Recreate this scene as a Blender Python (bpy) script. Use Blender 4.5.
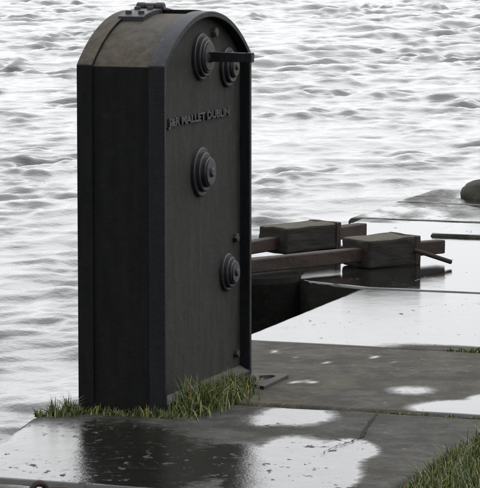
import bpy, bmesh, math, random
import numpy as np
from mathutils import Vector, Matrix
random.seed(7); rng = np.random.default_rng(7)
S = bpy.context.scene; COL = S.collection
for o in list(bpy.data.objects): bpy.data.objects.remove(o)

# ------------------------------------------------------------------ camera
CAM_H, FPX, PITCH = 1.75, 3169.0, 0.1142
cd = bpy.data.cameras.new('camera'); cam = bpy.data.objects.new('camera', cd); COL.objects.link(cam)
cam.location = (0, 0, CAM_H); cam.rotation_euler = (math.pi/2 - PITCH, 0, 0)
cd.sensor_fit = 'HORIZONTAL'; cd.sensor_width = 36; cd.lens = 36*FPX/480
cd.clip_start = .5; cd.clip_end = 6000
S.camera = cam
# ------------------------------------------------------------------ sky: flat overcast
SUN_EL, SUN_AZ = math.radians(52), math.radians(80)      # azimuth measured from +Y towards +X
w = bpy.data.worlds.new('World'); S.world = w; w.use_nodes = True
nt = w.node_tree; nd = nt.nodes; lk = nt.links; nd.clear()
sky = nd.new('ShaderNodeTexSky'); sky.sky_type = 'NISHITA'; sky.sun_disc = False
sky.sun_elevation = SUN_EL; sky.sun_rotation = SUN_AZ; sky.air_density = 1; sky.dust_density = 6
hs = nd.new('ShaderNodeHueSaturation'); hs.inputs['Saturation'].default_value = .12
tc = nd.new('ShaderNodeTexCoord')
mp = nd.new('ShaderNodeMapping'); mp.inputs['Scale'].default_value = (1, 1, 3.0)
nz = nd.new('ShaderNodeTexNoise'); nz.inputs['Scale'].default_value = 2.4; nz.inputs['Detail'].default_value = 5
cr = nd.new('ShaderNodeValToRGB')
cr.color_ramp.elements[0].position = .3; cr.color_ramp.elements[0].color = (7.2, 7.35, 7.6, 1)
cr.color_ramp.elements[1].position = .72; cr.color_ramp.elements[1].color = (10.6, 10.6, 10.6, 1)
mx = nd.new('ShaderNodeMix'); mx.data_type = 'RGBA'; mx.inputs['Factor'].default_value = .85
bg = nd.new('ShaderNodeBackground'); bg.inputs['Strength'].default_value = .11
wo = nd.new('ShaderNodeOutputWorld')
lk.new(sky.outputs['Color'], hs.inputs['Color']); lk.new(tc.outputs['Generated'], mp.inputs['Vector'])
lk.new(mp.outputs['Vector'], nz.inputs['Vector']); lk.new(nz.outputs['Fac'], cr.inputs['Fac'])
lk.new(hs.outputs['Color'], mx.inputs['A']); lk.new(cr.outputs['Color'], mx.inputs['B'])
lk.new(mx.outputs['Result'], bg.inputs['Color']); lk.new(bg.outputs[0], wo.inputs['Surface'])
sl = bpy.data.lights.new('sun', 'SUN'); sl.energy = .6; sl.angle = math.radians(28); sl.color = (1, .98, .95)
so = bpy.data.objects.new('sun', sl); COL.objects.link(so)
sd = Vector((math.cos(SUN_EL)*math.sin(SUN_AZ), math.cos(SUN_EL)*math.cos(SUN_AZ), math.sin(SUN_EL)))
so.rotation_euler = (-sd).to_track_quat('-Z', 'Y').to_euler()
S.view_settings.view_transform = 'Standard'; S.view_settings.look = 'None'
S.view_settings.gamma = 1; S.view_settings.use_curve_mapping = False
S.view_settings.exposure = 1.0
S.render.engine = 'CYCLES'

# ------------------------------------------------------------------ helpers
def at(px, py, z=0.0):
    """point at height z under a pixel of the 480x488 photograph"""
    x = (px-240)/FPX; u = (244-py)/FPX
    r = np.array([x, math.cos(PITCH)+u*math.sin(PITCH), -math.sin(PITCH)+u*math.cos(PITCH)])
    t = (z-CAM_H)/r[2]
    return Vector((r[0]*t, r[1]*t, z))
QA = math.radians(70.6); QE = Vector((math.cos(QA), math.sin(QA), 0)); QN = Vector((math.sin(QA), -math.cos(QA), 0))
Q0 = Vector((-.759, 9.893, 0))
def sn(s, n, z=0.0): return Q0 + QE*s + QN*n + Vector((0, 0, z))    # quay coordinates: s along the edge, n inland
def obj(name, verts, faces, mat, parent=None, smooth=False, bevel=0, loc=None, seg=2):
    me = bpy.data.meshes.new(name)
    if hasattr(verts, 'to_mesh'): verts.to_mesh(me); verts.free()
    else: me.from_pydata([tuple(v) for v in verts], [], faces)
    me.update()
    o = bpy.data.objects.new(name, me); COL.objects.link(o)
    if mat: me.materials.append(mat)
    if smooth: me.shade_smooth()
    if bevel:
        b = o.modifiers.new('bevel', 'BEVEL'); b.width = bevel; b.segments = seg; b.limit_method = 'ANGLE'; b.angle_limit = math.radians(40)
    if loc is not None: o.location = loc
    if parent: o.parent = parent
    return o
def tag(o, label=None, cat=None, group=None, kind=None):
    if label: o['label'] = label
    if cat: o['category'] = cat
    if group: o['group'] = group
    if kind: o['kind'] = kind
    return o
def empty(name, loc, rz=0):
    o = bpy.data.objects.new(name, None); COL.objects.link(o); o.location = loc; o.rotation_euler = (0, 0, rz)
    o.empty_display_size = .1
    return o
def box(x0, x1, y0, y1, z0, z1):
    v = [(x, y, z) for z in (z0, z1) for y in (y0, y1) for x in (x0, x1)]
    return v, [(0, 2, 3, 1), (4, 5, 7, 6), (0, 1, 5, 4), (2, 6, 7, 3), (0, 4, 6, 2), (1, 3, 7, 5)]
def prism_y(pts, y0, y1):
    """solid between y0 and y1 with an outline in XZ"""
    n = len(pts)
    v = [(x, y0, z) for x, z in pts] + [(x, y1, z) for x, z in pts]
    f = [tuple(range(n)), tuple(range(2*n-1, n-1, -1))] + [(i, i+n, (i+1) % n+n, (i+1) % n) for i in range(n)]
    return v, f
def lathe_y(prof, seg=40, c=(0, 0, 0)):
    """prof = [(radius, y)], axis along -Y; first and last closed"""
    v = []; f = []
    for r, y in prof:
        for k in range(seg):
            a = 2*math.pi*k/seg; v.append((c[0]+r*math.cos(a), c[1]+y, c[2]+r*math.sin(a)))
    for i in range(len(prof)-1):
        for k in range(seg):
            k2 = (k+1) % seg
            f.append((i*seg+k, i*seg+k2, (i+1)*seg+k2, (i+1)*seg+k))
    f.append(tuple(range(seg-1, -1, -1))); f.append(tuple(range((len(prof)-1)*seg, len(prof)*seg)))
    return v, f
def fixn(o):
    bm = bmesh.new(); bm.from_mesh(o.data); bmesh.ops.recalc_face_normals(bm, faces=bm.faces); bm.to_mesh(o.data); bm.free(); return o
def vnoise(x, y, seed=0):
    """smooth value noise on arrays, range -1..1"""
    r = np.random.default_rng(seed); T = r.uniform(-1, 1, (128, 128))
    xi = np.floor(x).astype(int); yi = np.floor(y).astype(int); fx = x-xi; fy = y-yi
    fx = fx*fx*(3-2*fx); fy = fy*fy*(3-2*fy)
    g = lambda a, b: T[a % 128, b % 128]
    return (g(xi, yi)*(1-fx)+g(xi+1, yi)*fx)*(1-fy)+(g(xi, yi+1)*(1-fx)+g(xi+1, yi+1)*fx)*fy
def fbm(x, y, seed=0, oct=4):
    s = 0; a = 1; t = 0
    for k in range(oct):
        s = s+a*vnoise(x*2**k+17*k, y*2**k-9*k, seed+k); t += a; a *= .5
    return s/t

# ------------------------------------------------------------------ materials
class NT:
    def __init__(s, name):
        s.m = bpy.data.materials.new(name); s.m.use_nodes = True; s.t = s.m.node_tree
        s.p = s.t.nodes['Principled BSDF']
    def n(s, kind, **kw):
        x = s.t.nodes.new(kind)
        for k, v in kw.items():
            if k.startswith('_'): setattr(x, k[1:], v)
            else: x.inputs[k].default_value = v
        return x
    def l(s, a, b): s.t.links.new(a, b)
    def noise(s, scale, detail=4, rough=.55, vec=None, stretch=None):
        g = s.n('ShaderNodeNewGeometry') if vec is None else None
        v = g.outputs['Position'] if g else vec
        if stretch:
            mp = s.n('ShaderNodeMapping', Scale=stretch); s.l(v, mp.inputs['Vector']); v = mp.outputs[0]
        x = s.n('ShaderNodeTexNoise', Scale=scale, Detail=detail, Roughness=rough); s.l(v, x.inputs['Vector'])
        return x.outputs['Fac']
    def ramp(s, fac, *stops):
        r = s.n('ShaderNodeValToRGB'); s.l(fac, r.inputs['Fac']); e = r.color_ramp.elements
        while len(e) < len(stops): e.new(.5)
        for i, (p, c) in enumerate(stops):
            e[i].position = p; e[i].color = (c, c, c, 1) if isinstance(c, (int, float)) else (*c, 1)
        return r.outputs['Color']
    def mix(s, fac, a, b):
        x = s.n('ShaderNodeMix', _data_type='RGBA')
        for sock, v in (('Factor', fac), ('A', a), ('B', b)):
            if isinstance(v, (int, float)): x.inputs[sock].default_value = v if sock == 'Factor' else (v, v, v, 1)
            elif isinstance(v, tuple): x.inputs[sock].default_value = (*v, 1)
            else: s.l(v, x.inputs[sock])
        return x.outputs['Result']
    def math(s, op, a, b=0.0, clamp=False):
        x = s.n('ShaderNodeMath', _operation=op, _use_clamp=clamp)
        for i, v in enumerate((a, b)):
            if isinstance(v, (int, float)): x.inputs[i].default_value = v
            else: s.l(v, x.inputs[i])
        return x.outputs[0]
    def bump(s, h, strength, dist):
        b = s.n('ShaderNodeBump', Distance=dist); s.l(h, b.inputs['Height'])
        if isinstance(strength, (int, float)): b.inputs['Strength'].default_value = strength
        else: s.l(strength, b.inputs['Strength'])
        s.l(b.outputs[0], s.p.inputs['Normal']); return b
    def set(s, **kw):
        for k, v in kw.items():
            k = k.replace('_', ' ')
            if isinstance(v, (int, float)): s.p.inputs[k].default_value = v
            elif isinstance(v, tuple): s.p.inputs[k].default_value = (*v, 1)
            else: s.l(v, s.p.inputs[k])
        return s

def mat_stone(name, dark, light, olive, wetname='wet', film=(.03, .16), fb=.06, rag=.55, pit=(.63, .70)):
    M = NT(name)
    big = M.noise(2.3, 5); mid = M.noise(11, 6, .65); fine = M.noise(95, 4, .7); spk = M.noise(38, 3, .6)
    col = M.mix(M.ramp(mid, (.3, 0.0), (.72, 1.0)), dark, light)
    col = M.mix(M.math('MULTIPLY', M.ramp(big, (.42, 0.0), (.62, 1.0)), .7), col, olive)
    col = M.mix(M.ramp(spk, (.60, 0.0), (.72, .6)), col, tuple(min(1, c*2.4) for c in light))
    col = M.mix(M.ramp(M.noise(5, 6, .7), (.42, .65), (.58, 0.0)), col, tuple(c*.6 for c in dark))
    col = M.mix(M.ramp(fine, (.28, .6), (.45, 0.0)), col, tuple(c*.45 for c in dark))
    a = M.n('ShaderNodeAttribute', _attribute_name=wetname)
    wet = M.math('ADD', a.outputs['Fac'], M.math('MULTIPLY', M.math('SUBTRACT', M.noise(26, 5, .7), .5), rag))
    # stretched pits standing proud of the water film
    pits = M.ramp(M.noise(30, 4, .6, stretch=(1, .55, 1)), (pit[0], 0.0), (pit[1], .85))
    pits = M.math('MULTIPLY', pits, M.ramp(M.noise(2.6, 2), (.45, .1), (.62, 1.0)))
    wet = M.math('SUBTRACT', wet, pits)
    wet = M.ramp(wet, (.22, 0.0), (.8, 1.0))
    col = M.mix(wet, col, M.mix(.93, col, (.0045, .0045, .004)))
    M.set(Base_Color=col)
    rr = M.mix(M.noise(9, 5, .65), film[0], film[1])
    M.set(Roughness=M.mix(wet, M.mix(fine, .6, .95), rr))
    M.set(Specular_IOR_Level=M.mix(wet, .12, .5))
    hgt = M.math('ADD', M.math('MULTIPLY', fine, .4), mid)
    M.bump(hgt, M.math('ADD', M.math('MULTIPLY', M.math('SUBTRACT', 1.0, wet), .55), fb), .014)
    return M.m
STONE = mat_stone('wet_granite', (.024, .024, .0225), (.062, .061, .056), (.046, .043, .032))
STONE_OLIVE = mat_stone('mossy_granite', (.026, .0255, .022), (.068, .065, .055), (.056, .050, .033))
STONE_FILM = mat_stone('filmed_granite', (.022, .022, .021), (.062, .061, .056), (.046, .043, .032), film=(.06, .24), fb=.13, rag=.95, pit=(.57, .66))
STONE_POOL = mat_stone('flooded_granite', (.022, .022, .021), (.062, .061, .056), (.046, .043, .032), film=(.015, .09), fb=.03)
WALLST = mat_stone('algae_wall_stone', (.005, .0055, .005), (.013, .013, .011), (.010, .013, .006))
ROCK = mat_stone('boulder_stone', (.02, .02, .019), (.06, .058, .052), (.04, .042, .022))

def mat_iron(name, base, grey, rough, dirt_light_top=None, streak=.5, spec=.13):
    M = NT(name)
    tcn = M.n('ShaderNodeTexCoord'); oc = tcn.outputs['Object']
    big = M.noise(3.2, 5, .6, vec=oc); fine = M.noise(120, 4, .7, vec=oc); mid = M.noise(24, 5, .7, vec=oc)
    st = M.noise(14, 5, .65, vec=oc, stretch=(2.2, 2.2, .35))
    col = M.mix(M.math('MULTIPLY', M.ramp(st, (.4, 0.0), (.75, 1.0)), streak), base, grey)
    col = M.mix(M.ramp(mid, (.5, 0.0), (.8, .6)), col, grey)
    col = M.mix(M.ramp(M.noise(55, 3, .6, vec=oc), (.66, 0.0), (.78, .45)), col, tuple(c*1.9 for c in grey))
    g = M.n('ShaderNodeNewGeometry'); sx = M.n('ShaderNodeSeparateXYZ'); M.l(g.outputs['Normal'], sx.inputs[0])
    if dirt_light_top:   # dust and lichen on upward faces, plus painted-in skylight on sill and flange
        up = M.ramp(sx.outputs['Z'], (.35, 0.0), (.8, 1.0))
        k = M.math('MULTIPLY', up, M.ramp(mid, (.28, .35), (.6, 1.0)))
        dc = M.mix(M.ramp(big, (.4, 0.0), (.6, 1.0)), dirt_light_top, tuple(c*f for c, f in zip(dirt_light_top, (.9, .82, .68))))
        dc = M.mix(M.ramp(M.noise(70, 3, .6, vec=oc), (.60, 0.0), (.78, .6)), dc, (.11, .10, .08))
        col = M.mix(k, col, dc)
    M.set(Base_Color=col, Roughness=M.mix(mid, rough-.1, rough+.2), Specular_IOR_Level=spec)
    M.bump(M.math('ADD', M.math('MULTIPLY', fine, .5), mid), .45, .005)
    return M.m
IRON = mat_iron('black_painted_iron', (.0042, .0044, .0046), (.0105, .0105, .010), .5, (.054, .050, .044), spec=.06)
PANEL = mat_iron('weathered_panel_iron', (.0110, .0114, .0106), (.030, .030, .0265), .6, (.05, .052, .05), .55)  # pale upward tone paints skylight onto the sill moulding
FLANGE = mat_iron('blue_black_iron', (.005, .0053, .0062), (.0115, .012, .0135), .42, (.030, .032, .041), spec=.10)  # bluish upward tone is sky light put into the arch band's colour
FITTING = mat_iron('fitting_iron', (.0075, .0078, .010), (.02, .02, .023), .4, (.03, .031, .038), spec=.22)
BRASSY = mat_iron('worn_disc_iron', (.022, .0215, .019), (.05, .049, .044), .45)
def mat_rust(name, a, b, c, rough=.75, spec=.2):
    M = NT(name); tcn = M.n('ShaderNodeTexCoord'); oc = tcn.outputs['Object']
    n1 = M.noise(16, 6, .7, vec=oc); n2 = M.noise(60, 5, .7, vec=oc); n3 = M.noise(5, 3, .5, vec=oc)
    col = M.mix(M.ramp(n1, (.35, 0.0), (.65, 1.0)), a, b)
    col = M.mix(M.ramp(n2, (.5, 0.0), (.72, .8)), col, c)
    col = M.mix(M.ramp(n3, (.45, 0.0), (.7, .7)), col, a)
    M.set(Base_Color=col, Roughness=M.mix(n2, rough-.25, rough+.1), Specular_IOR_Level=spec)
    M.bump(M.math('ADD', n1, M.math('MULTIPLY', n2, .5)), .6, .008)
    return M.m
RUST = mat_rust('rusted_iron', (.009, .0075, .007), (.022, .012, .009), (.038, .018, .012))
RUSTPLATE = mat_rust('rusty_plate', (.014, .012, .011), (.038, .029, .026), (.065, .048, .043))
TIMBER = mat_rust('tarred_timber', (.003, .003, .003), (.006, .006, .0055), (.009, .010, .006), .85, .03)
M = NT('old_block_timber'); oc = M.n('ShaderNodeTexCoord').outputs['Object']
gr = M.noise(10, 6, .65, vec=oc, stretch=(1.2, 9, 9)); fn = M.noise(70, 4, .7, vec=oc)
col = M.mix(M.ramp(gr, (.3, 0.0), (.7, 1.0)), (.006, .0058, .005), (.015, .0138, .0115))
g = M.n('ShaderNodeNewGeometry'); sx = M.n('ShaderNodeSeparateXYZ'); M.l(g.outputs['Normal'], sx.inputs[0])
k = M.math('MULTIPLY', M.ramp(sx.outputs['Z'], (.4, 0.0), (.8, 1.0)), M.ramp(fn, (.25, .2), (.6, 1.0)))
col = M.mix(k, col, M.mix(gr, (.04, .037, .028), (.09, .08, .06)))     # paler brown on the upper face
M.set(Base_Color=col, Roughness=.85, Specular_IOR_Level=.2); M.bump(M.math('ADD', gr, M.math('MULTIPLY', fn, .4)), .6, .01)
BLOCK = M.m
M = NT('soil'); n1 = M.noise(7, 6, .65); n2 = M.noise(60, 5, .7)
M.set(Base_Color=M.mix(n1, (.03, .04, .012), M.mix(n2, (.05, .07, .018), (.06, .05, .03))), Roughness=.95, Specular_IOR_Level=.1)
M.bump(n2, .8, .03); SOIL = M.m
def mat_grass(name):
    M = NT(name); a = M.n('ShaderNodeAttribute', _attribute_name='tint')
    col = M.ramp(a.outputs['Fac'], (0.0, (.014, .022, .005)), (.45, (.044, .064, .010)), (.75, (.105, .118, .023)), (.9, (.16, .135, .05)), (1.0, (.12, .052, .022)))
    M.set(Base_Color=col, Roughness=.42, Specular_IOR_Level=.4)
    M.p.inputs['Transmission Weight'].default_value = 0
    return M.m
GRASS = mat_grass('grass_blade')
M = NT('choppy_water')
rip = M.noise(8.0, 4, .68, stretch=(1.0, .75, 1))
M.set(Base_Color=(.016, .020, .020), Roughness=.05, IOR=1.333)
b1 = M.bump(rip, .22, .045)
cal = M.n('ShaderNodeAttribute', _attribute_name='open_water')
b2 = M.n('ShaderNodeBump', Distance=.16); M.l(M.noise(1.7, 4, .62, stretch=(1, .8, 1)), b2.inputs['Height']); M.l(cal.outputs['Fac'], b2.inputs['Strength']); M.l(b2.outputs[0], b1.inputs['Normal'])
WATER = M.m

# ------------------------------------------------------------------ water
WZ = -.9
def build_water():
    ys = [8.0]
    while ys[-1] < 95: ys.append(ys[-1]+.03*(max(ys[-1], 10)/13)**1.05)
    near = len(ys)
    d = .6
    while ys[-1] < 5000: ys.append(ys[-1]+d); d *= 1.35
    d = .3; low = [8.0]
    while low[-1] > -800: low.append(low[-1]-d); d *= 1.5
    ys = np.array(low[:0:-1]+ys)
    xi = list(np.linspace(-1, 1, 760)); d = .02
    R = [1.0]
    while R[-1] < 600: R.append(R[-1]+d); d *= 1.4
    xi = np.array([-r for r in R[:0:-1]]+xi+R[1:])
    Y, XI = np.meshgrid(ys, xi, indexing='ij')
    X = XI*(np.clip(Y, 8, 400)*.18+1.4)
    # amplitude mask: full chop in the dense part of the sheet, dying out where the sheet is coarse
    fade = np.clip((1.35-np.abs(XI))/.33, 0, 1)*np.clip((130-Y)/35, 0, 1)*np.clip((Y-6.8)/1.2, 0, 1)
    r = np.random.default_rng(21)
    Z = np.zeros_like(X)
    wind = math.radians(-62)
    lam = np.exp(np.concatenate([r.uniform(math.log(.17), math.log(.36), 34), r.uniform(math.log(.36), math.log(.95), 76), r.uniform(math.log(.95), math.log(2.6), 26)]))
    shel = np.clip((Y-20)/28, 0, 1)                      # sheltered by the quay, rougher further out
    grp = np.clip(.50+1.35*fbm(X*1.1+3, Y*.5, 5, 4), .18+.2*shel, 2.2)          # wavelets come in groups
    grp2 = np.clip(.6+1.0*fbm(X*.28+9, Y*.09, 15, 3), .2, 2.0)
    wx = .05*fbm(X*2.2, Y*1.6, 50, 3); wy = .07*fbm(X*2.0+40, Y*1.7, 54, 3)
    fine = np.zeros_like(X); coarse = np.zeros_like(X)
    for L in lam:
        th = wind+r.normal(0, 1.0 if L < .7 else .55); k = 2*math.pi/L
        ph = k*((X+wx)*math.cos(th)+(Y+wy)*math.sin(th))+r.uniform(0, 6.283)
        s = np.sin(ph)+.28*np.cos(2*ph)
        (fine if L < .95 else coarse)[...] += s/k*np.sqrt(2/len(lam))*r.uniform(.5, 1.5)
    Z = WZ+fade*(fine*grp*(.140+.10*shel)+coarse*grp2*(.045+.19*shel))*1.25
    V = np.stack([X, Y, Z], -1).reshape(-1, 3); ny, nx = X.shape
    idx = np.arange(ny*nx).reshape(ny, nx)
    Fq = np.stack([idx[:-1, :-1], idx[:-1, 1:], idx[1:, 1:], idx[1:, :-1]], -1).reshape(-1, 4)
    me = bpy.data.meshes.new('water')
    me.vertices.add(len(V)); me.vertices.foreach_set('co', V.ravel())
    me.loops.add(Fq.size); me.loops.foreach_set('vertex_index', Fq.ravel().astype(np.int32))
    me.polygons.add(len(Fq)); me.polygons.foreach_set('loop_start', np.arange(0, Fq.size, 4, dtype=np.int32))
    me.polygons.foreach_set('loop_total', np.full(len(Fq), 4, dtype=np.int32))
    me.update(calc_edges=True); me.shade_smooth(); me.materials.append(WATER)
    me.attributes.new('open_water', 'FLOAT', 'POINT').data.foreach_set('value', (1-fade).ravel().astype(np.float32))
    o = bpy.data.objects.new('water', me); COL.objects.link(o); tag(o, kind='structure'); return o
build_water()

# ------------------------------------------------------------------ quay paving: granite coping slabs
def ell(X, Y, px, py, rx, ry):
    """puddle centred under a photo pixel; radii in pixels turned into metres on the ground"""
    c = at(px, py); a = (at(px+rx, py)-c).length; b = (at(px, py-ry)-c).length
    return 1-np.sqrt(((X-c.x)/a)**2+((Y-c.y)/b)**2)
def wet_map(X, Y):
    n = fbm(X*7, Y*3.2, 40, 4); n2 = fbm(X*2.2, Y*1.5, 60, 3)
    s = (X-Q0.x)*QE.x+(Y-Q0.y)*QE.y; nn = (X-Q0.x)*QN.x+(Y-Q0.y)*QN.y
    wet = np.full_like(X, -.2)+.12*n2
    def add(v): np.maximum(wet, v, out=wet)
    sm = lambda v, w: np.clip(v/w, -1, 1)
    # slab the pedestal stands on: water film on its whole left part
    film = sm(ell(X, Y, 90, 464, 200, 58)+.16*n, .45)*.85; add(np.where(s < .86, film, -1))
    for (px, py, rx, ry, wd) in ((305, 466, 68, 34, .3), (280, 484, 72, 30, .22), (350, 449, 33, 13, .34), (296, 416, 56, 12.5, .5), (262, 420, 30, 9, .6), (235, 462, 70, 24, .4), (38, 444, 75, 30, .5)):
        add(np.where(s < .86, sm(ell(X, Y, px, py, rx, ry)+.15*n, wd), -1))
    for (px, py, rx, ry, wd, am) in ((412, 391, 36, 6.5, .6, .75), (466, 410, 70, 10.5, .35, .95), (500, 402, 40, 9, .3, .9)):
        add(np.where(s > .84, sm(ell(X, Y, px, py, rx, ry)+.12*n, wd)*am, -1))
    # the two slabs beyond the second joint carry an almost unbroken film
    fl = np.where((s > .95) & (s < 2.2) & (nn < .75), (fbm(X*16, Y*7, 88, 3)-.34)*3.2, -1); add(np.clip(fl, -1, .8))
    c = np.where((s > 2.25), .95+.25*n, -1); c = c-np.clip(1-np.abs(s-2.30)/.14, 0, 1)*np.clip((nn-.45)/.35, 0, 1)*1.4
    add(c)
    far = np.where(s > 6.45, .66+.55*n, -1)
    wet = np.where(s > 6.45, far, wet)
    wet = np.where(s < -.66, .55+.5*n, wet)
    return np.clip(wet, 0, 1.2)
def slab(s0, s1, nL, nR, z=0.0, mat=STONE, res=.022, edge=.05, lip=.02, slant=None, und=.004, seed=1, th=.36, tilt=0, side=None):
    ns = max(3, int((s1-s0)/res)); nn = 70 if res < .05 else 16
    sv = np.linspace(0, 1, ns+1); tv = np.linspace(0, 1, nn+1)
    # finer rows near the borders
    warp = lambda t: t-.5*np.sin(2*math.pi*t)/(2*math.pi)*1.2
    sv = warp(sv); tv = warp(tv)
    Sg, T = np.meshgrid(s0+(s1-s0)*sv, tv, indexing='ij')
    L = nL(Sg) if callable(nL) else np.full_like(Sg, nL)
    Rr = nR(Sg) if callable(nR) else np.full_like(Sg, nR)
    N = L+(Rr-L)*T
    if slant: Sg = Sg+slant*np.maximum(0, -N)*np.clip(1-(Sg-s0)/(s1-s0)*2, 0, 1)
    X = Q0.x+QE.x*Sg+QN.x*N; Y = Q0.y+QE.y*Sg+QN.y*N
    ragged = fbm(X*9, Y*9, seed+90, 3)
    def rnd(dist, r):
        t = np.clip(1-dist/r, 0, 1); return r*(1-np.sqrt(1-t*t))
    ds = np.minimum(Sg-Sg.min(), Sg.max()-Sg) if not slant else np.minimum((sv[:, None])*(s1-s0), (1-sv[:, None])*(s1-s0))*np.ones_like(Sg)
    Z = z-rnd(ds+.006*ragged, lip)-rnd((N-L)+.22*edge*ragged, edge)*.8-rnd(Rr-N, lip)
    W = wet_map(X, Y)
    Z = Z+und*fbm(X*2.5, Y*2.5, seed, 4)*(1-.85*np.clip(W, 0, 1))+tilt*(N-L)
    a, b = X.shape; idx = np.arange(a*b).reshape(a, b)
    V = np.stack([X, Y, Z], -1).reshape(-1, 3)
    F = np.stack([idx[:-1, :-1], idx[:-1, 1:], idx[1:, 1:], idx[1:, :-1]], -1).reshape(-1, 4).tolist()
    ring = list(idx[0, :])+list(idx[1:, -1])+list(idx[-1, -2::-1])+list(idx[-2:0:-1, 0])
    base = len(V); m = len(ring); low = V[ring].copy(); low[:, 2] = z-th; ntop = len(F)
    V = np.vstack([V, low, V[ring]])
    for i in range(m):
        j = (i+1) % m; F.append((base+m+j, base+m+i, base+i, base+j))
    org = sn((s0+s1)/2, float(N.mean()), z)
    V = V-np.array(org)
    o = fixn(obj('paving_slab', V, F, mat, smooth=True, loc=org))
    at_ = o.data.attributes.new('wet', 'FLOAT', 'POINT')
    at_.data.foreach_set('value', np.concatenate([W.ravel(), np.zeros(2*m)]).astype(np.float32))
    o.data.materials.append(side or WALLST)
    mi = np.zeros(len(F), dtype=np.int32); mi[ntop:] = 1; o.data.polygons.foreach_set('material_index', mi)
    es = o.modifiers.new('edge', 'EDGE_SPLIT'); es.split_angle = math.radians(50)
    return o
quay = tag(empty('quay_pavement', sn(1, .7, -.36)), kind='structure')
def pslab(*a, **k):
    o = slab(*a, **k); o.parent = quay; o.matrix_parent_inverse = Matrix.Translation(-Vector(quay.location)); return o
g = .013
def nose(S):
    d = S-3.93
    return np.interp(d, [0, .03, .08, .16, .30, .6, 1.0, 1.3, 2.7], [-.30, -.365, -.40, -.425, -.45, -.50, -.70, -.82, -.86])
pslab(-.655+g, .86-g, lambda S_: np.interp(S_, [-.65, 0, .2, .45, .86], [.01, .0, -.055, -.085, -.05]), 1.42, seed=3, edge=.07, mat=STONE_FILM)                                  # carries the pedestal
pslab(.86+g, 2.25-g, 0, 1.46, seed=5, mat=STONE_OLIVE, z=.004, und=.006)
pslab(2.25+g, 3.915-g, -.02, 1.44, seed=7, edge=.02)
pslab(3.93, 6.62, nose, 1.40, seed=9, mat=STONE_POOL, slant=.42, edge=.02, lip=.011, und=.003)
pslab(6.632, 7.45, -.93, .02, z=.004, seed=11, und=.014, lip=.009, edge=.03, side=STONE)
pslab(7.46, 8.25, -.93, -.1, z=.006, seed=12, und=.014, lip=.01, edge=.03, side=STONE)
pslab(6.632, 8.25, .04, 1.4, z=.006, seed=13, und=.01, side=STONE)
pslab(5.95, 6.46, -.29, .6, z=.016, seed=15, und=.005, th=.05, lip=.008, edge=.01, side=STONE_OLIVE)   # loose thin flag lying on the far paving
pslab(-2.2+g, -.655-g, 0, 1.42, seed=14, z=-.006, edge=.06)
for k in range(6): pslab(-2.2-1.5*(k+1)+g, -2.2-1.5*k-g, 0, 1.42, seed=20+k, res=.06, edge=.06)

def crack(px_pts, w0, seed):
    r = random.Random(seed); P = []
    for (a, b) in zip(px_pts[:-1], px_pts[1:]):
        for k in range(7):
            t = k/7; P.append(at(a[0]+(b[0]-a[0])*t+r.uniform(-.7, .7), a[1]+(b[1]-a[1])*t+r.uniform(-.5, .5)))
    V = []; F = []
    for i, p in enumerate(P):
        w = w0*(1-i/len(P))**.6*r.uniform(.45, 1.4)
        V += [(p.x-w, p.y-w*.4, .0028), (p.x+w, p.y+w*.4, .0028)]
    for i in range(len(P)-1): F.append((2*i, 2*i+1, 2*i+3, 2*i+2))
    o = fixn(obj('crack', V, F, WALLST, quay)); o.matrix_parent_inverse = Matrix.Translation(-Vector(quay.location)); return o
crack([(377, 414.5), (366, 428), (362, 437), (350, 443), (335, 447), (318, 456)], .007, 3)

# ------------------------------------------------------------------ quay walls of coursed stone under the slabs
core_pts = [sn(-60, .12), sn(3.75, .12), sn(4.15, -.25), sn(5.0, -.45), sn(5.5, -.65), sn(8.1, -.72), sn(8.1, 60), sn(-60, 60)]
nc = len(core_pts)
v = [(p.x, p.y, -.37) for p in core_pts]+[(p.x, p.y, -4) for p in core_pts]
core = fixn(obj('quay_wall', v, [tuple(range(nc)), tuple(range(2*nc-1, nc-1, -1))]+[(i, i+nc, (i+1) % nc+nc, (i+1) % nc) for i in range(nc)], WALLST))
tag(core, kind='structure')
bv, bf = box(-.5, .5, 0, 1, -.5, .5)
bm = bmesh.new()
vs = [bm.verts.new(p) for p in bv]; [bm.faces.new([vs[i] for i in q]) for q in bf]
bmesh.ops.bevel(bm, geom=bm.edges[:], offset=.03, segments=1, affect='EDGES')
bmesh.ops.recalc_face_normals(bm, faces=bm.faces)
blk_me = bpy.data.meshes.new('wall_stone'); bm.to_mesh(blk_me); bm.free(); blk_me.materials.append(WALLST)
def wall_run(p0, p1, length=.78):
    d = p1-p0; L = d.length; n = max(1, round(L/length)); ang = math.atan2(d.y, d.x)
    for c in range(4):
        off = .5 if (c % 2 and n > 1) else 0
        for i in range(n):
            t = (i+.5+off*.5)/n
            if t > 1: continue
            p = p0+d*t
            o = bpy.data.objects.new('wall_stone', blk_me); COL.objects.link(o)
            o.location = (p.x, p.y, -.37-.165-.345*c); o.rotation_euler = (0, 0, ang+math.pi)
            o.scale = (L/n-.012, -.30+random.uniform(-.012, .012), .333); o.parent = core
edge_pts = [sn(-7, .015), sn(3.9, .0)]
wall_run(edge_pts[0], edge_pts[1])
for a, b in ((sn(3.95, .0), sn(4.06, -.33)), (sn(4.13, -.37), sn(4.5, -.44)), (sn(4.52, -.47), sn(4.95, -.67)), (sn(4.97, -.70), sn(8.15, -.84))):
    wall_run(a, b, .7)

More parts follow.
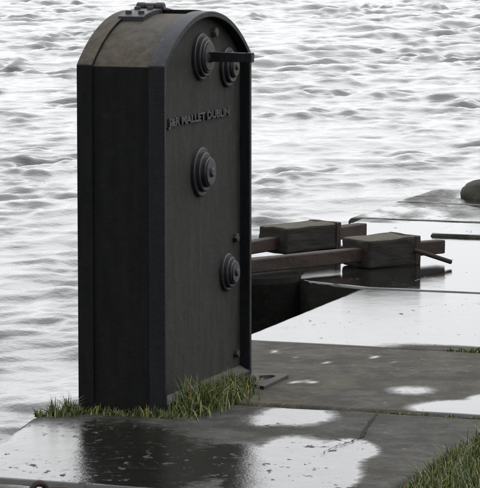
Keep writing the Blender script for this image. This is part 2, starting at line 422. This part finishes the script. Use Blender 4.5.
# ------------------------------------------------------------------ land behind the coping
lp = []
ln = 60
LS = np.concatenate([np.linspace(-60, -8, 12), np.linspace(-7, 8.2, 60)]); LN = np.concatenate([np.linspace(1.41, 3, 14), np.linspace(3.6, 60, 14)])
A, Bn = np.meshgrid(LS, LN, indexing='ij')
X = Q0.x+QE.x*A+QN.x*Bn; Y = Q0.y+QE.y*A+QN.y*Bn
Z = -.035+.02*fbm(X*2, Y*2, 77, 3)
idx = np.arange(A.size).reshape(A.shape)
land = fixn(obj('ground', np.stack([X, Y, Z], -1).reshape(-1, 3), np.stack([idx[:-1, :-1], idx[1:, :-1], idx[1:, 1:], idx[:-1, 1:]], -1).reshape(-1, 4).tolist(), SOIL, smooth=True))
tag(land, kind='structure')
lx = [sn(-60, 0), sn(-11.2, 0), sn(-11.2, 1.5), sn(-60, 1.5)]
tag(obj('ground', [(p.x, p.y, -.03) for p in lx], [(0, 3, 2, 1)], SOIL), kind='structure')

# ------------------------------------------------------------------ the pedestal
PA = 1.221; PC = Vector((-.2461, 10.284, 0)); W, D, HS, RISE = .838, .310, 1.150, .163
R = ((W/2)**2+RISE**2)/(2*RISE); ZC = HS+RISE-R
ped = empty('lock_gear_pedestal', PC, PA)
tag(ped, 'tall black iron gear pedestal with arched top standing at the quay edge', 'pedestal')
def prof(i, bottom=0.0, seg=44):
    r = R-i; hw = W/2-i; a0 = math.asin(hw/r)
    arc = [(W/2+r*math.sin(t), ZC+r*math.cos(t)) for t in np.linspace(a0, -a0, seg+1)]
    return [(i, bottom), (W-i, bottom)]+arc
def ring_y(outer, inner, y0, y1):
    n = len(outer)
    v = [(x, y0, z) for x, z in outer]+[(x, y0, z) for x, z in inner]+[(x, y1, z) for x, z in outer]+[(x, y1, z) for x, z in inner]
    f = []
    for i in range(n):
        j = (i+1) % n
        f += [(i, j, n+j, n+i), (2*n+j, 2*n+i, 3*n+i, 3*n+j), (j, i, 2*n+i, 2*n+j), (n+i, n+j, 3*n+j, 3*n+i)]
    return v, f
BF, PB = .056, .036
casing = fixn(obj('casing', *prism_y(prof(.010, -.03), BF-.004, D-BF+.004), IRON, ped, bevel=.002))
fl = fixn(obj('front_flange', *ring_y(prof(0, -.03), prof(.020, .035), 0, BF), FLANGE, ped, bevel=.0035))
panel = fixn(obj('front_panel', *prism_y(prof(.0195, .034), PB, BF-.002), PANEL, ped))
fixn(obj('rear_flange', *prism_y(prof(0, -.03), D-BF, D), IRON, ped, bevel=.004))
# sloped moulding at the foot of the panel
mo = [(.021, .034), (W-.021, .034)]
v = [(.021, .002, .034), (W-.021, .002, .034), (W-.021, PB+.003, .034), (.021, PB+.003, .034), (.021, PB+.003, .052), (W-.021, PB+.003, .052)]
fixn(obj('sill_moulding', v, [(0, 1, 5, 4), (3, 2, 1, 0), (4, 5, 2, 3), (0, 4, 3), (1, 2, 5)], PANEL, ped))
# curved lid on the far side of the crown
def arc_plate(a0, a1, b0, b1, r0, r1, seg=16):
    pts = []
    f = lambda a, r: (a, ZC+math.sqrt(max(1e-6, r*r-(a-W/2)**2)))
    up = [f(a, r1) for a in np.linspace(a0, a1, seg)]; dn = [f(a, r0) for a in np.linspace(a1, a0, seg)]
    return prism_y(up+dn, b0, b1)
fixn(obj('lid', *arc_plate(.452, W-.05, BF+.002, D-BF-.002, R-.0101, R+.004), IRON, ped, bevel=.002))
# hinge at the crown
HB0, HB1 = .178, .268
hinge = fixn(obj('hinge', *arc_plate(.262, .442, HB0, HB1, R-.011, R+.006), FITTING, ped, bevel=.002))
leaf2 = fixn(obj('hinge_leaf', *arc_plate(.458, .60, HB0, HB1, R+.0035, R+.011), FITTING, hinge, bevel=.002))
kz = ZC+R+.012; kx = .449
for k, (b0, b1) in enumerate(((HB0-.004, HB0+.027), (HB0+.030, HB0+.062), (HB0+.065, HB1+.006))):
    fixn(obj('knuckle', *lathe_y([(.011, b0), (.0145, b0+.003), (.0145, b1-.003), (.011, b1)] if k != 1 else [(.0125, b0), (.0125, b1)], 20, (kx, 0, kz)), FITTING, hinge, smooth=False))
hexv = lambda r, h, c: ([(c[0]+r*math.cos(math.pi*k/3+.3), c[1]+r*math.sin(math.pi*k/3+.3), c[2]) for k in range(6)]+[(c[0]+r*.92*math.cos(math.pi*k/3+.3), c[1]+r*.92*math.sin(math.pi*k/3+.3), c[2]+h) for k in range(6)],
        [tuple(range(5, -1, -1)), tuple(range(6, 12))]+[(k, (k+1) % 6, (k+1) % 6+6, k+6) for k in range(6)])
for a in (.302, .382):
    for b in (HB0+.022, HB1-.022):
        fixn(obj('bolt', *hexv(.0125, .012, (a, b, ZC+math.sqrt((R+.006)**2-(a-W/2)**2)-.003)), FITTING, hinge, bevel=.001))
# stepped bosses on the front panel
def boss(a, z, r, steps, cap, mat2=BRASSY, hole=False):
    p = [(r[0]*.2, PB+.001)]
    y = PB
    p += [(r[0], PB+.001), (r[0], PB-.010), (r[0]-.004, PB-.013), (r[1], PB-.013), (r[1], PB-.023), (r[1]-.004, PB-.026), (r[2], PB-.026), (r[2], PB-steps+.003), (r[2]-.003, PB-steps)]
    b = fixn(obj('gear_boss', *lathe_y(p, 44, (a, 0, z)), FITTING, ped))
    d = fixn(obj('disc', *lathe_y([(r[2]*.88, PB-steps+.002), (r[2]*.88, PB-steps-.003), (r[2]*.82, PB-steps-.004)], 40, (a, 0, z)), mat2, b))
    kn = fixn(obj('knob', *lathe_y([(cap, PB-steps-.002), (cap*.96, PB-steps-.008), (cap*.6, PB-steps-.011)], 20, (a, 0, z)), mat2, b))
    return b
boss(.424, 1.160, (.080, .068, .056), .034, .020)
boss(.680, 1.111, (.069, .054, .037), .034, .010)
b3 = boss(.418, .770, (.084, .067, .051), .040, .017, FITTING)
b4 = boss(.674, .399, (.066, .054, .042), .036, .013, FITTING)
# square spindle for the windlass
sp_v, sp_f = [], []
for (y, r) in ((PB-.03, .0165), (-.132, .0150), (-.133, .0162), (-.150, .0162), (-.153, .0145)):
    sp_v += [(.424+r*c*1.0, y, 1.160+r*q) for c, q in ((-1, -1), (1, -1), (1, 1), (-1, 1))]
for i in range(4):
    for k in range(4): sp_f.append((i*4+k, i*4+(k+1) % 4, (i+1)*4+(k+1) % 4, (i+1)*4+k))
sp_f += [(3, 2, 1, 0), (16, 17, 18, 19)]
fixn(obj('spindle', sp_v, sp_f, FLANGE, ped, bevel=.003))
for a, z, r in ((.549, 1.237, .019), (.757, .510, .017), (.764, .099, .014)):
    v, f = lathe_y([(r, PB+.001), (r, PB-.012), (r*.8, PB-.016)], 6, (a, 0, z)); fixn(obj('nut', v, f, BRASSY if z > 1 else FITTING, ped))
# raised lettering
cu = bpy.data.curves.new('lettering', 'FONT'); cu.body = 'J&R MALLET DUBLIN'; cu.size = .0475; cu.extrude = .0035; cu.offset = .0012; cu.bevel_depth = .0006; cu.resolution_u = 3
to = bpy.data.objects.new('lettering_source', cu); COL.objects.link(to)
bpy.context.view_layer.update()
tm = bpy.data.meshes.new_from_object(to.evaluated_get(bpy.context.evaluated_depsgraph_get())); bpy.data.objects.remove(to)
co = np.empty(len(tm.vertices)*3); tm.vertices.foreach_get('co', co); co = co.reshape(-1, 3)
w0, w1 = co[:, 0].min(), co[:, 0].max(); h0, h1 = co[:, 1].min(), co[:, 1].max()
nx = .112+(co[:, 0]-w0)/(w1-w0)*.580; nz_ = .935+(co[:, 1]-h0)/(h1-h0)*.036; ny = PB-.004-co[:, 2]
tm.vertices.foreach_set('co', np.stack([nx, ny, nz_], -1).ravel()); tm.update(); tm.materials.clear(); tm.materials.append(FITTING); tm.name = 'lettering'
lt = bpy.data.objects.new('lettering', tm); COL.objects.link(lt); lt.parent = ped
lt['label'] = 'raised cast maker lettering across the front panel'

# ------------------------------------------------------------------ anchor straps, blocks, heel post
def bar(name, p0, p1, w, h, mat, parent, wob=.004, n=10, seed=0, roll=0):
    r = random.Random(seed); d = (p1-p0); L = d.length; x = d/L; y = Vector((-x.y, x.x, 0)).normalized(); zz = x.cross(y)
    v = []; f = []
    for i in range(n+1):
        c = p0+d*(i/n)
        j = [r.uniform(-wob, wob) for _ in range(4)]
        for k, (a, b) in enumerate(((-1, -1), (1, -1), (1, 1), (-1, 1))):
            v.append(c+y*(a*w/2+j[k])+zz*(b*h/2+j[(k+1) % 4]))
    for i in range(n):
        for k in range(4): f.append((i*4+k, i*4+(k+1) % 4, i*4+4+(k+1) % 4, i*4+4+k))
    f += [(3, 2, 1, 0), tuple(range(n*4, n*4+4))]
    return fixn(obj(name, v, f, mat, parent, bevel=.006))
def rough_box(name, L, Wd, H, mat, parent, loc, rz, seed=0, wob=.005, bevel=.012):
    r = random.Random(seed); bm = bmesh.new(); bmesh.ops.create_cube(bm, size=1)
    bmesh.ops.subdivide_edges(bm, edges=bm.edges[:], cuts=3, use_grid_fill=True)
    for q in bm.verts: q.co = Vector((q.co.x*L, q.co.y*Wd, (q.co.z+.5)*H))+Vector([r.uniform(-wob, wob) for _ in range(3)])
    o = obj(name, bm, None, mat, parent, bevel=bevel, loc=loc); o.rotation_euler = (0, 0, rz); return o
def anchor(block_near, ang, L, Wd, H, z0, p0, p1, label, seed, post_end):
    x = Vector((math.cos(ang), math.sin(ang), 0)); y = Vector((-x.y, x.x, 0))
    c = block_near+x*L/2+y*Wd/2; c.z = z0
    root = empty('anchor_strap', c)
    tag(root, label, 'anchor', 'anchor straps of the lock gate')
    b = rough_box('block', L, Wd, H, BLOCK, root, (0, 0, 0), ang, seed, .004)
    st = bar('strap', p0-c, p1-c, .06, .062, RUST, root, .0022, 7, seed)
    e = x*(L/2); zc = H*.52
    # iron clamp collar round the far end of the block
    cl = rough_box('collar', .03, Wd*1.04, H*1.03, RUST, root, tuple(x*(L/2+.004)-Vector((0, 0, .002))), ang, seed+3, .002, .014)
    return root, c, x, y
zb = .072
r2, c2, x2, y2 = anchor(at(369, 269.5), math.radians(37), .285, .20, .132, 0.0, at(222, 268.5, .06), at(441, 246, .062), 'nearer dark timber block clamped on a rusty iron strap with rod end', 4, None)
rod0 = Vector((.80, 14.40, .07)); rod1 = at(451, 262, .022)
v, f = lathe_y([(.0105, 0), (.0105, 1), (.008, 1.02)], 12)
d = rod1-rod0; L = d.length; q = Vector((0, 1, 0)).rotation_difference(d)
rodv = [tuple(q @ Vector((a, b*L, c)) + rod0 - c2) for a, b, c in v]
fixn(obj('rod', rodv, f, RUST, r2))
r1, c1, x1, y1 = anchor(Vector((.215, 14.80, 0)), math.radians(43), .345, .19, .125, .002, at(222, 251.5, .05), at(362, 229, .05), 'farther timber block on a rusty iron strap behind the nearer one', 9, None)
# heel post of the lock gate in the hollow quoin, partly behind the pedestal
hp = empty('gate_heel_post', (.065, 13.98, -2.4)); tag(hp, 'dark tarred timber gate post in the quay recess under the straps', 'gate post')
fixn(obj('post', *[(lambda vv, ff: ([(a, -c_, b) for a, b, c_ in vv], ff))(*lathe_y([(.215, 0), (.215, 2.39), (.20, 2.415)], 28))][0], TIMBER, hp))
v, f = lathe_y([(.21, 2.04), (.221, 2.045), (.221, 2.10), (.21, 2.105)], 28)
fixn(obj('collar', [(a, -c_, b) for a, b, c_ in v], f, TIMBER, hp))
for k, (px_, py_, z0) in enumerate(((-.03, 13.70, 0), (-.02, 14.43, 0))):
    dx, dy = px_-.055, py_-13.99
    bxv, bxf = box(dx-.03, dx+.03, dy-.03 if k else dy-.02, dy+.03, 2.26, 2.44)
    fixn(obj('bracket', bxv, bxf, RUST, hp, bevel=.005))

# ------------------------------------------------------------------ boulder at the far corner of the quay
bm = bmesh.new(); bmesh.ops.create_icosphere(bm, subdivisions=4, radius=1)
for q_ in bm.verts:
    p = q_.co; n_ = float(fbm(np.array([p.x*1.6+p.z*1.1]), np.array([p.y*1.6-p.z*.9]), 31, 4)[0])
    q_.co = Vector((p.x*.19, p.y*.17, max(-.02, p.z*.092+.006)))*(1+.10*n_)
bl = at(479, 193.5, .03)
bo = obj('boulder', bm, None, ROCK, smooth=True, loc=(bl.x+.085, bl.y+.05, .012)); tag(bo, 'rounded dark boulder resting on the far quay corner', 'boulder')

# ------------------------------------------------------------------ iron lug plate beside the pedestal foot
pts = [at(246, 377), at(287.5, 377.5), at(288.5, 379), at(264, 391), at(250, 388)]
hol = [at(259, 380), at(272, 379.3), at(276, 380.3), at(267, 384.5), at(259, 385)]
lc = at(262, 383); z1 = .016; z0 = .003
n_ = 5
v = [(p.x-lc.x, p.y-lc.y, z1) for p in pts]+[(p.x-lc.x, p.y-lc.y, z1) for p in hol]+[(p.x-lc.x, p.y-lc.y, z0) for p in pts]+[(p.x-lc.x, p.y-lc.y, z0) for p in hol]
f = []
for i in range(5):
    j = (i+1) % 5
    f += [(i, j, 5+j, 5+i), (10+j, 10+i, 15+i, 15+j), (j, i, 10+i, 10+j), (5+i, 5+j, 15+j, 15+i)]
pl = fixn(obj('iron_lug', v, f, RUSTPLATE, bevel=.003, loc=lc)); tag(pl, 'flat rusty iron lug plate with a hole beside the pedestal foot', 'iron plate')

# ------------------------------------------------------------------ mooring ring lying across the joint in front
rc = at(57, 492.5, .018)
ring = empty('iron_mooring_ring', rc); tag(ring, 'rusty iron mooring ring lying on the nearest slab at the photo bottom', 'mooring ring')
def torus(name, R_, r_, mat, parent, loc, rot, sx=1):
    v = []; f = []; A_, B_ = 36, 10
    for i in range(A_):
        for j in range(B_):
            a = 2*math.pi*i/A_; b = 2*math.pi*j/B_
            v.append(((R_+r_*math.cos(b))*math.cos(a)*sx, (R_+r_*math.cos(b))*math.sin(a), r_*math.sin(b)))
            f.append((i*B_+j, ((i+1) % A_)*B_+j, ((i+1) % A_)*B_+(j+1) % B_, i*B_+(j+1) % B_))
    o = obj(name, v, f, mat, parent, smooth=True, loc=loc); o.rotation_euler = rot; return o
torus('ring', .060, .010, RUST, ring, (0, 0, -.004), (.0, 0, 0))
torus('staple', .024, .009, RUST, ring, (-.052, .012, .0), (math.pi/2, 0, .5))

# ------------------------------------------------------------------ grass
def grass(name, label, spots, n, hmin, hmax, wid=.0032, dry=.16, seed=1, lean=.7):
    r = np.random.default_rng(seed); V = []; F = []; T = []
    for i in range(n):
        x, y, z, sc = spots(r)
        h = r.uniform(hmin, hmax)*sc; a = r.uniform(0, 6.283); ln = lean*abs(r.normal(0, .55)); wv = wid*r.uniform(.6, 1.3)
        dx, dy = math.cos(a), math.sin(a); px_, py_ = -dy, dx
        if r.uniform() < .5: px_, py_ = 1, 0
        t = r.beta(2, 2.6)*.78
        if r.uniform() < dry: t = r.uniform(.82, 1.0)
        b = len(V); segs = 4
        for k in range(segs+1):
            u = k/segs; o_ = ln*h*u*u*1.2; zz = z+h*(u-.32*min(1.3, ln)*u*u)
            ww = wv*(1-u)**.7 if k < segs else 0
            if k < segs:
                V.append((x+dx*o_-px_*ww, y+dy*o_-py_*ww, zz)); V.append((x+dx*o_+px_*ww, y+dy*o_+py_*ww, zz)); T += [t*(.75+.3*u)]*2
            else: V.append((x+dx*o_, y+dy*o_, zz)); T.append(min(1, t*1.1))
        for k in range(segs-1): F.append((b+2*k, b+2*k+1, b+2*k+3, b+2*k+2))
        F.append((b+2*segs-2, b+2*segs-1, b+2*segs))
    c = np.array(V).mean(0); c[2] = 0
    o = obj(name, np.array(V)-c, F, GRASS, loc=tuple(c)); o.data.attributes.new('tint', 'FLOAT', 'POINT').data.foreach_set('value', np.array(T, dtype=np.float32))
    tag(o, label, 'grass', kind='stuff'); return o
Fd = Vector((math.cos(PA), math.sin(PA), 0)); Bd = Vector((-math.sin(PA), math.cos(PA), 0))
def line_spots(p0, p1, spread, taper=None):
    p0 = Vector(p0); p1 = Vector(p1); d = (p1-p0); nrm = Vector((-d.y, d.x, 0)).normalized()
    def s(r):
        u = r.uniform(); k = taper(u) if taper else 1
        p = p0+d*u+nrm*abs(r.normal(0, spread))*(-1)*k
        return p.x, p.y, -.004, k*(.75+.5*float(vnoise(np.array([u*9.]), np.array([spread*77]), 3)[0]))
    return s
f0 = PC+Fd*-.05-Bd*.006; f1 = PC+Fd*.80-Bd*.006
grass('grass', 'green grass growing along the foot of the pedestal front panel', line_spots(f0, f1, .055, lambda u: .45+.75*math.sin(min(1, u*1.05+.12)*math.pi)**.8), 1500, .04, .115, wid=.0026, seed=2, lean=1.1)
l0 = PC+Bd*.36-Fd*.008; l1 = PC-Bd*.04-Fd*.008
grass('grass', 'short grass along the foot of the pedestal side facing the viewer', line_spots(l0, l1, .03, lambda u: .5+.35*math.sin(u*9)**2), 420, .03, .08, wid=.0026, seed=3, lean=1.1)
q0 = at(34, 415.5); q1 = at(80, 412)
grass('grass', 'small grass tuft on the quay edge left of the pedestal', line_spots(q0, q1, .028, lambda u: .65+.5*math.sin(u*3.1)), 360, .025, .07, wid=.0026, seed=4, lean=1.1)
def corner(r):
    while True:
        s_ = r.uniform(-1.3, 1.2); n_ = 1.43+.035*max(0, 1-abs(s_+.4))+abs(r.normal(0, .22))
        if s_ > .15 and r.uniform() < (s_-.15)*2.0: continue
        p = sn(s_, n_-.045*vnoise(np.array([s_*6.]), np.array([.5]), 8)[0]); return p.x, p.y, -.035, .8+.4*r.uniform()
grass('grass', 'lush grass verge in the lower right corner of the photo', corner, 7000, .03, .095, wid=.003, dry=.1, seed=5, lean=1.0)
j0 = at(448, 350.5); j1 = at(490, 352.5)
grass('grass', 'little grass tuft in the paving joint at the right edge', line_spots(j0, j1, .02, lambda u: .5+.6*u), 170, .02, .05, seed=6)
m0 = sn(.86, .93); m1 = sn(.86, 1.42)
grass('grass', 'tiny moss and grass sprigs in the joint right of the pedestal', line_spots(m0, m1, .006, lambda u: .3+.8*math.sin(u*17)**4), 130, .008, .022, wid=.003, dry=.3, seed=8)
def verge(r):
    p = sn(r.uniform(-6, 7.5), 1.45+abs(r.normal(0, .7))); return p.x, p.y, -.04, 1
grass('grass', 'thin rough grass on the soil behind the coping slabs', verge, 5000, .04, .11, seed=7)
